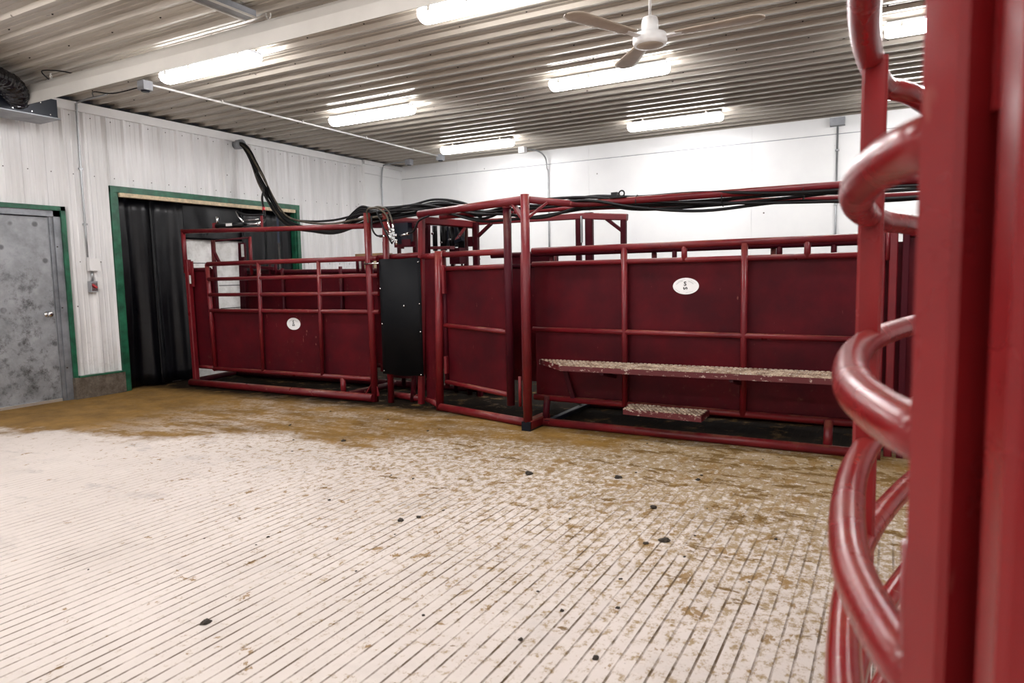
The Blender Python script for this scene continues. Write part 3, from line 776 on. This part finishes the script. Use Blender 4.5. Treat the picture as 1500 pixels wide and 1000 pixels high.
# ------------------------------------------------------------------ angled plate and swing gate between chute and alley
gt = thing('swing_gate', 'solid red swing gate between the rubber panel and tall corner post', 'gate', (4.6, 5.2, 0))
A = Vector((4.215, 5.36, 0)); Bq = Vector((5.06, 5.045, 0))
def G(u, z, off=0):
    d = (Bq-A); n = Vector((d.y, -d.x, 0)).normalized(); p_ = A+d*u+n*off; p_.z = z; return p_
tube('gate_rail', [G(0.02, 1.325), G(1, 1.33)], .020, RED, gt)
tube('gate_rail', [G(0.03, 1.455), G(1, 1.45)], .026, RED, gt)
tube('gate_rail', [G(0, .805), G(1, .785)], .020, RED, gt)
tube('gate_rail', [G(0, .275), G(1, .255)], .022, RED, gt)
mb = MB(); q = [G(0, .26, -.02), G(1, .26, -.02), G(1, 1.33, -.02), G(0, 1.33, -.02)]; mb.quad(q)
s_p = mb.build('gate_sheet', SHEET, gt); s_p.modifiers.new('t', 'SOLIDIFY').thickness = .005
tube('gate_post', [G(1.02, .17), G(1.02, 1.80)], .034, DRED, gt, 16)
tube('gate_post', [G(-.0, .22, -.01), G(-.0, 1.50, -.01)], .022, DRED, gt)
MB().lathe(G(1.02, 1.80), [(.038, 0), (.038, .012), (.02, .02)], 16).build('post_cap', RED, gt)
boxp('hinge_plate', (4.235, 5.30, 1.10), (4.26, 5.335, 1.36), RED, gt)
boxp('hinge_plate', (4.235, 5.30, .36), (4.26, 5.335, .52), RED, gt)

ad = thing('adapter_frame', 'red overhead tube frame on a tall corner post joining chute and alley', 'steel frame', (4.7, 5.2, 0))
tube('tall_post', [(5.295, 4.92, .07), (5.305, 4.92, 1.885)], .036, RED, ad, 16)
MB().box((5.255, 4.885, .0), (5.335, 5.22, .075)).build('foot_beam', BOXM, ad)
MB().bar((5.295, 4.90, .045), (5.295, 5.25, .045), .085, .075).build('foot_channel', RED, ad)
tube('skid', [(4.16, 5.335, .035), (5.27, 5.02, .035)], .036, RED, ad)
tube('skid', [(3.85, 5.56, .05), (4.12, 5.36, .05)], .03, RED, ad)
tube('gate_hinge_post', [(4.125, 5.37, .0), (4.19, 5.33, 1.49)], .038, RED, ad, 16)
MB().quad([(3.87, 5.52, .06), (4.10, 5.38, .06), (4.16, 5.345, 1.43), (3.93, 5.47, 1.43)]).build('angled_plate', SHEET, ad).modifiers.new('t', 'SOLIDIFY').thickness = .006
tube('plate_rail', [(3.90, 5.48, 1.45), (4.17, 5.34, 1.45)], .026, RED, ad)
tube('overhead_rail', [(5.30, 4.93, 1.845), (3.885, 5.47, 1.85)], .034, RED, ad, 16)
tube('overhead_rail', [(5.31, 4.93, 1.845), (5.55, 5.20, 1.82), (5.68, 5.27, 1.815), (9.5, 5.26, 1.815)], .028, RED, ad, 16)
for d in (-1, 1): bar('knee_brace', (5.30+d*.02, 4.925, 1.70), (5.30+d*.13, 4.93+(.05 if d < 0 else .12), 1.82), .045, .02, RED, ad)
tube('far_overhead_rail', [(4.07, 5.55, 1.82), (4.85, 5.58, 1.825), (5.33, 5.56, 1.82), (9.5, 6.9, 1.82)], .024, RED, ad)
bar('far_header', (4.05, 6.2, 1.805), (5.28, 6.2, 1.80), .06, .055, RED, ad)
bar('far_header', (5.28, 6.2, 1.80), (5.70, 6.2, 1.765), .06, .06, RED, ad)
bar('far_post', (5.215, 6.2, 0), (5.215, 6.2, 1.80), .05, .05, DRED, ad)
bar('far_post', (5.325, 6.2, 0), (5.325, 6.2, 1.83), .075, .05, DRED, ad)
bar('far_post', (5.665, 6.2, 0), (5.665, 6.2, 1.78), .05, .05, DRED, ad)
bar('far_post', (4.10, 6.15, 0), (4.10, 6.15, 1.80), .05, .05, DRED, ad)
bar('knee_brace', (5.50, 6.2, 1.76), (5.655, 6.2, 1.64), .04, .03, DRED, ad)
bar('knee_brace', (4.12, 6.15, 1.66), (4.28, 6.15, 1.78), .04, .03, DRED, ad)
boxp('slide_hook', (4.00, 6.14, 1.60), (4.06, 6.17, 1.66), DRED, ad)
boxp('slide_hook', (4.00, 6.14, 1.56), (4.09, 6.17, 1.60), DRED, ad)
boxp('slide_bar', (5.255, 6.15, 1.55), (5.27, 6.17, 1.80), CONDUIT, ad)
# post plate between gate and tall post
boxp('jamb_plate', (5.20, 5.02, .14), (5.265, 5.035, 1.42), RED, ad)
tube('jamb_pin', [(5.175, 5.02, .17), (5.175, 5.02, .42)], .014, RED, ad, 8)
# small rear box seen through the rails
boxp('rear_box', (4.50, 6.15, 1.34), (4.99, 6.22, 1.46), DRED, ad)
tube('rear_stub', [(4.99, 6.14, 1.30), (4.99, 6.14, 1.48)], .016, RED, ad, 8)

# ------------------------------------------------------------------ long alley
al = thing('cattle_alley', 'long solid-sided red cattle alley with oval white sticker', 'cattle alley', (6.5, 5.6, 0))
ya, yb2 = 5.20, 6.02
xe = 7.80
tube('top_rail', [(5.22, ya, 1.452), (xe, ya, 1.458)], .026, RED, al, 16)
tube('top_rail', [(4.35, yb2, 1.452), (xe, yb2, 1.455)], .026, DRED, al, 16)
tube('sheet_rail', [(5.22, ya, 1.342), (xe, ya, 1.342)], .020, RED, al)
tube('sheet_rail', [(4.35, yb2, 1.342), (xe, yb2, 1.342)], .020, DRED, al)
tube('mid_rail', [(5.22, ya-.012, .80), (xe, ya-.012, .775)], .021, RED, al)
tube('bottom_rail', [(5.22, ya, .225), (xe, ya, .200)], .026, RED, al)
for a, b in ((5.22, 6.02), (6.02, 6.925), (6.925, xe)):
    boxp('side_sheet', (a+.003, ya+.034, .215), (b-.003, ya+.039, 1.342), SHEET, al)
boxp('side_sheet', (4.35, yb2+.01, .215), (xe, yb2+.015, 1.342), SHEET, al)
for xx in (6.025, 6.925): tube('upright', [(xx, ya-.010, .20), (xx, ya-.010, 1.45)], .024, RED, al)
for xx in (6.49, 7.34): tube('rail_stub', [(xx, ya, 1.33), (xx, ya, 1.455)], .022, RED, al)
for xx in (6.19, 7.05, 7.45): tube('rail_stub', [(xx, yb2, 1.33), (xx, yb2, 1.455)], .022, DRED, al)
for xx in (5.0, 6.0, 7.0): tube('far_upright', [(xx, yb2+.03, .03), (xx, yb2+.03, 1.45)], .024, DRED, al)
tube('skid', [(5.335, 5.13, .032), (7.82, 5.06, .032)], .034, RED, al)
tube('skid', [(5.34, yb2, .032), (7.82, yb2, .032)], .034, DRED, al)
tube('short_leg', [(7.50, 5.09, .03), (7.50, 5.16, .215)], .030, RED, al)
tube('short_leg', [(5.345, 5.14, .03), (5.345, 5.19, .24)], .028, DRED, al)
for xx in (5.38, 7.78): bar('cross_tie', (xx, 5.1, .035), (xx, yb2, .035), .05, .04, BOXM, al)
bar('step_bracket', (5.50, ya-.01, .50), (5.58, ya-.01, .235), .04, .02, DRED, al)
bar('step_bracket', (6.025, ya-.02, .50), (5.92, ya-.14, .50), .04, .02, DRED, al)
# right end posts
bar('end_post', (7.79, ya, .1), (7.79, ya, 1.49), .05, .05, RED, al)
bar('end_post', (7.86, ya-.01, .0), (7.86, ya-.01, 1.48), .05, .05, RED, al)
boxp('end_sheet', (7.80, ya+.03, .1), (7.97, ya+.036, 1.42), SHEET, al)
tube('latch_pin', [(7.825, ya-.03, 1.30), (7.825, ya-.03, 1.50)], .012, RED, al, 8)
so = oval('oval_sticker', (6.494, 1.146), .098, .062, al, ya+.0335)
letter('S', 6.489, ya+.029, 1.163, .044, 0, INK, so); letter('S', 6.489, ya+.029, 1.130, .044, PI/2, INK, so)
arc_mark((6.487, 1.140), .070, .046, 155, 100, so, ya+.0295, .0035, 9)
arc_mark((6.487, 1.140), .072, .046, 68, 25, so, ya+.0295, .0035, 6)
arc_mark((6.49, 1.146), .086, .052, 200, 340, so, ya+.0295, .001, 2, 'border_line')
arc_mark((6.49, 1.146), .086, .052, 20, 160, so, ya+.0295, .001, 2, 'border_line')

def tread_deck(name, outline, z, th, parent, pitch=.034):
    """expanded serrated deck: outline is convex ccw polygon; raised teeth joined"""
    o = [Vector((a, b, 0)) for a, b in outline]; mb = MB(); n = len(o)
    mb.quad([(p_.x, p_.y, z) for p_ in o]); mb.quad([(p_.x, p_.y, z-.004) for p_ in reversed(o)])
    dk = mb.build(name, DRED, parent)
    mb = MB()
    for i in range(n):
        a, b = o[i], o[(i+1) % n]
        mb.quad([(a.x, a.y, z-th), (b.x, b.y, z-th), (b.x, b.y, z+.004), (a.x, a.y, z+.004)])
    l = mb.build('lip', LIP, dk); l.modifiers.new('t', 'SOLIDIFY').thickness = .004
    mb = MB(); xs = [p_.x for p_ in o]; ys = [p_.y for p_ in o]
    j = 0; yy = min(ys)+.014
    def inside(x_, y_):
        for i in range(n):
            a, b = o[i], o[(i+1) % n]
            if (b.x-a.x)*(y_-a.y)-(b.y-a.y)*(x_-a.x) < .008*(b-a).length: return False
        return True
    while yy < max(ys):
        xx = min(xs)+(pitch/2 if j % 2 else 0)
        while xx < max(xs):
            if inside(xx, yy):
                r_ = pitch*.44; B = len(mb.v)
                for s1, h_ in ((1, 0), (.8, .010), (.42, .010), (.35, .001)):
                    for a in range(6): mb.v.append(Vector((xx+r_*s1*math.cos(a*PI/3), yy+r_*s1*.9*math.sin(a*PI/3), z+h_)))
                for q_ in range(3):
                    for a in range(6):
                        a2 = (a+1) % 6; mb.f.append((B+q_*6+a, B+q_*6+a2, B+q_*6+6+a2, B+q_*6+6+a)); mb.sm.append(False); mb.mi.append(0)
                mb.f.append(tuple(B+18+a for a in range(6))); mb.sm.append(False); mb.mi.append(1)  # hole bottoms coloured black, painting in the shade of the openings
            xx += pitch
        yy += pitch*.86; j += 1
    t_ = mb.build('tread_teeth', [TREAD, BOXM], dk, kind='stuff')
    return dk
stp = thing('catwalk_step', 'long worn serrated metal catwalk step along the alley side', 'step', (6.5, 5.0, .5))
tread_deck('deck', [(5.62, 4.86), (7.78, 4.86), (7.78, 5.18), (5.28, 5.18)], .545, .036, stp)
for xx in (5.95, 6.9, 7.6): bar('support_arm', (xx, 4.88, .505), (xx, 5.17, .44), .03, .03, DRED, stp)
stp = thing('lower_step', 'short worn serrated metal step near the floor below the catwalk', 'step', (6.4, 5.0, .2))
tread_deck('deck', [(6.10, 4.93), (6.70, 4.87), (6.70, 5.12), (6.08, 5.13)], .232, .04, stp)
bar('support_arm', (6.2, 5.0, .19), (6.2, 5.19, .20), .03, .03, DRED, stp)
bar('support_arm', (6.6, 5.0, .19), (6.6, 5.19, .20), .03, .03, DRED, stp)

# panel beyond the alley end, seen between near bars
ep = thing('end_panel', 'solid dark red panel beyond the right end of the alley', 'panel', (8.3, 5.2, 0))
boxp('sheet', (7.93, 5.19, .10), (8.9, 5.2, 1.47), SHEET, ep)
tube('rail', [(7.91, 5.18, 1.47), (8.9, 5.18, 1.47)], .024, RED, ep)
tube('rail', [(7.91, 5.18, .12), (8.9, 5.18, .12)], .024, RED, ep)
bar('post', (7.93, 5.17, 0), (7.93, 5.17, 1.48), .04, .04, DRED, ep)
bar('post', (8.9, 5.17, 0), (8.9, 5.17, 1.48), .04, .04, DRED, ep)

# ------------------------------------------------------------------ hoses
hb = thing('hose_bundle', 'bundle of black hydraulic hoses sagging from wall pipe to the red chute', 'hoses', (1.5, 6.2, 2.2))
rnd = random.Random(4)
base1 = [(-.02, 6.68, 3.09), (.12, 6.67, 3.085), (.27, 6.65, 2.98), (.38, 6.64, 2.80), (.55, 6.61, 2.53), (.85, 6.50, 2.22), (1.20, 6.37, 1.99), (1.7, 6.2, 1.87), (2.4, 5.9, 1.80), (3.0, 5.64, 1.83), (3.45, 5.50, 1.87)]
over = [(3.80, 5.62, 1.93), (4.15, 5.58, 1.90), (4.6, 5.40, 1.80), (4.95, 5.25, 1.80), (5.3, 5.22, 1.80), (5.7, 5.30, 1.84), (6.1, 5.30, 1.80), (6.6, 5.30, 1.765), (7.2, 5.29, 1.77), (7.9, 5.29, 1.765), (9.4, 5.29, 1.77)]
for i in range(8):
    a = 2*PI*i/8; rr = .038 if i else 0
    pts = []
    P_ = base1+(over if i in (0, 1, 2, 4, 5, 7) else [])
    sag = rnd.uniform(-.07, .05)
    for j, q in enumerate(P_):
        tw = a+j*.5; spread = rr*(1 if j < 4 else 1.5)
        u = Vector((0, math.cos(tw)*spread, math.sin(tw)*spread)) if j != 4 else Vector((math.cos(tw)*spread, math.sin(tw)*spread*.6, 0))
        if 0 < j < 5: u = Vector((math.cos(tw)*spread*.7, math.sin(tw)*spread*.7, math.sin(tw)*spread*.7))
        v = Vector(q)+u+Vector((0, 0, sag*math.exp(-((j-8)/1.4)**2)))
        if j >= len(base1): v += Vector((0, rnd.uniform(-.03, .03), rnd.uniform(-.025, .022)))
        if j in (0, 1): v = Vector(q)+u*.55
        pts.append(v)
    tube('hose', spline(pts, 7), .0125, TANH if i in (3, 6) else BLACK, hb, 8)
# arched hoses over the squeeze chute
for i in range(5):
    dz = .025*i
    pts = [(2.2+.1*i, 5.95, 1.86), (2.7, 5.75, 1.80+dz*.5), (3.05, 5.6, 1.90+dz*.8), (3.3, 5.52, 1.85+dz), (3.65, 5.62, 1.86+dz), (3.95, 5.72-.02*i, 1.90+dz), (4.3, 5.6, 1.86+dz*.8), (4.6, 5.42, 1.78+dz*.4)]
    tube('hose', spline(pts, 7), .0115, BLACK, hb, 8)
# tight loops down to the valves
for pts in ([(3.30, 5.42, 1.80), (3.33, 5.38, 1.92), (3.46, 5.37, 1.93), (3.56, 5.38, 1.86), (3.57, 5.40, 1.78)],
            [(3.36, 5.40, 1.86), (3.38, 5.38, 1.74), (3.43, 5.38, 1.67), (3.50, 5.39, 1.66)],
            [(3.44, 5.38, 1.90), (3.50, 5.37, 1.80), (3.55, 5.37, 1.70), (3.62, 5.38, 1.58)],
            [(3.80, 5.40, 1.67), (3.88, 5.38, 1.69), (3.96, 5.36, 1.78), (4.08, 5.36, 1.82)],
            [(3.38, 5.38, 1.93), (3.48, 5.37, 1.94), (3.58, 5.38, 1.90), (3.62, 5.40, 1.78)]):
    tube('hose', spline(pts, 7), .009, TANH if len(hb.children) % 4 == 1 else BLACK, hb, 8)
for q in ((5.0, 5.24, 1.80), (6.1, 5.29, 1.80), (6.75, 5.29, 1.78), (7.3, 5.28, 1.78)):
    ring = [Vector(q)+Vector((0, .05*math.cos(2*PI*j/14), .055*math.sin(2*PI*j/14))) for j in range(15)]
    tube('cable_tie', ring, .0035, BLACK, hb, 6)
# lone hose with red tape
lh = thing('single_hose', 'single black hose with red tape hanging down to the cage cylinder', 'hose', (1.2, 6.0, 2.0))
tube('hose', spline([(.45, 6.60, 2.66), (.68, 6.50, 2.45), (.98, 6.2, 2.27), (1.22, 6.0, 2.10), (1.45, 5.8, 1.96), (1.60, 5.62, 1.90)], 8), .014, BLACK, lh, 8)
tube('hose', spline([(1.30, 5.53, 2.04), (1.42, 5.58, 2.0), (1.52, 5.7, 2.0), (1.45, 5.82, 1.99)], 8), .010, BLACK, lh, 8)
tube('tape', [(1.185, 6.03, 2.125), (1.245, 5.98, 2.08)], .017, REDPL, lh, 10)
# wall sleeve
sl = single(MB().lathe((0, 6.68, 3.09), [(.062, .0), (.062, .13), (.052, .13), (.050, .02)], 24, 'x'), 'wall_sleeve', GREY, (0, 6.68, 3.09), 'grey pipe sleeve high on the left wall with hoses coming out', 'pipe')

# camera-like black coupler lying on the rail
cp2 = thing('hose_coupler', 'small black hose coupler lying on top of the long overhead rail', 'coupler', (5.93, 5.25, 1.85))
boxp('body', (5.90, 5.24, 1.850), (5.95, 5.28, 1.885), BLACK, cp2)
ring = [Vector((5.985+.022*math.cos(2*PI*j/14), 5.25, 1.872+.022*math.sin(2*PI*j/14))) for j in range(15)]
tube('ring', ring, .006, BLACK, cp2, 8)
boxp('base', (5.89, 5.235, 1.841), (6.02, 5.285, 1.852), BLACK, cp2)

# ------------------------------------------------------------------ near curved gate
ng = thing('curved_tub_panel', 'out-of-focus curved red tube panel bulging into the right of the picture', 'cattle panel', (7.9, 1.4, 0))
plan = [(7.890, .755), (7.872, .775), (7.838, .89), (7.812, 1.02), (7.798, 1.20), (7.793, 1.40), (7.80, 1.60), (7.822, 1.82), (7.875, 2.10), (7.96, 2.45), (8.10, 2.85), (8.3, 3.3)]
for z0 in (1.70, 1.365, 1.09, .85, .63, .36, .14):
    f_ = max(0, (z0-1.1)/.6)*.12
    tube('curved_rail', spline([(a, b*(1+f_*(1 if b > .9 else 0)) if b < 2 else b, z0) for a, b in plan], 16, 60), .027, NEAR, ng, 20)
bar('vertical_post', (7.808, 1.738, 0), (7.808, 1.738, 1.70), .050, .050, NEAR, ng)
bar('vertical_post', (8.33, 3.33, 0), (8.33, 3.33, 1.98), .054, .054, NEAR, ng)

def rotpost(name, x_, y_, w_, ang, z1, mat, parent):
    mb = MB(); e = w_*.12; h_ = w_/2; pr = [(-h_+e, -h_), (h_-e, -h_), (h_, -h_+e), (h_, h_-e), (h_-e, h_), (-h_+e, h_), (-h_, h_-e), (-h_, -h_+e)]
    ca, sa = math.cos(R(ang)), math.sin(R(ang))
    pr = [(a*ca-b*sa, a*sa+b*ca) for a, b in pr]
    B = 0
    for zv in (0, z1):
        for a, b in pr: mb.v.append(Vector((x_+a, y_+b, zv)))
    for j in range(8):
        j2 = (j+1) % 8; mb.f.append((j, j2, 8+j2, 8+j)); mb.sm.append(False); mb.mi.append(0)
    mb.f.append(tuple(reversed(range(8)))); mb.f.append(tuple(8+j for j in range(8))); mb.sm += [False]*2; mb.mi += [0]*2
    return mb.build(name, mat, parent)
rotpost('near_post', 7.897, .690, .046, 40, 2.1, NEAR, ng)
tube('hinge_tube', [(7.878, .770, 0), (7.878, .770, .98)], .012, NEAR, ng)
gp = thing('near_gate_frame', 'blurred bright red gate frame filling the right edge of the picture', 'gate', (7.95, .6, 0))
rotpost('gate_post', 7.945, .607, .052, 10, 2.1, NEAR, gp)
MB().box((7.945, .62, .1), (7.950, .80, 2.0)).build('gate_sheet', DRED, gp)  # dark sheet added to fill the gap between the near posts with darkness
boxp('latch_plate', (7.908, .690, 1.205), (7.928, .73, 1.275), NEAR, gp)
boxp('latch_plate', (7.915, .66, 1.37), (7.930, .70, 1.46), NEAR, gp)
tube('latch_pin', [(7.911, .685, 1.385), (7.911, .685, 1.44)], .007, NEAR, gp, 12)
for zz in (1.335, 1.19): MB().lathe((7.905, .69, zz), [(.010, .0), (.010, .02)], 10, 'x').build('bolt', NEAR, gp)

# ------------------------------------------------------------------ loose clumps on the floor
def clump(x_, y_, s, name, label, seed, group='loose dried manure clumps on the scored floor'):
    r2 = random.Random(seed); bm = bmesh.new(); bmesh.ops.create_icosphere(bm, subdivisions=2, radius=1)
    for v in bm.verts:
        f_ = 1+r2.uniform(-.28, .28); v.co = Vector((v.co.x*s*f_, v.co.y*s*f_*.8, max(-.15, v.co.z)*s*.55*f_))
    zmin = min(v.co.z for v in bm.verts)
    for v in bm.verts: v.co.z -= zmin
    me = bpy.data.meshes.new(name); bm.to_mesh(me); bm.free(); me.materials.append(MAN)
    o = bpy.data.objects.new(name, me); col.objects.link(o); o.location = (x_, y_, 0); o.rotation_euler.z = r2.uniform(0, 6)
    tag(o, label, 'manure', group)
L1 = [(5.871, 3.813, .030, 'wide dark manure clump on the floor in front of the tall corner post'),
      (6.408, 3.961, .024, 'dark manure clump on the floor left of the lower step, near the alley'),
      (6.768, 3.518, .022, 'small black manure clump above the pair right of the floor centre'),
      (6.950, 3.096, .026, 'largest round black manure clump on the right half of the floor'),
      (6.885, 3.026, .014, 'tiny black manure clump touching the largest round one on its left'),
      (6.858, 4.120, .016, 'small black manure clump closest to the alley skid'),
      (7.036, 2.019, .014, 'black manure crumb nearest the bottom edge, right of centre'),
      (5.667, 1.602, .022, 'flat brown manure clump in the left foreground'),
      (5.655, 2.780, .020, 'dark manure clump in the middle of the floor'),
      (5.710, 2.860, .016, 'dark manure clump just right of the one in mid floor'),
      (4.152, 4.010, .022, 'dark manure clump in front of the rubber panel')]
for i, (a, b, s, l) in enumerate(L1): clump(a, b, s, 'manure_clump', l, i)
r3 = random.Random(21)
for i in range(46):
    a, b = r3.uniform(3.0, 7.6), r3.uniform(1.6, 4.9)
    if a < 4.2 and b < 2.6: continue
    clump(a, b, r3.uniform(.005, .011), 'manure_crumb', 'tiny dark manure crumb lying loose on the pale floor', 100+i, 'tiny manure crumbs strewn over the floor')
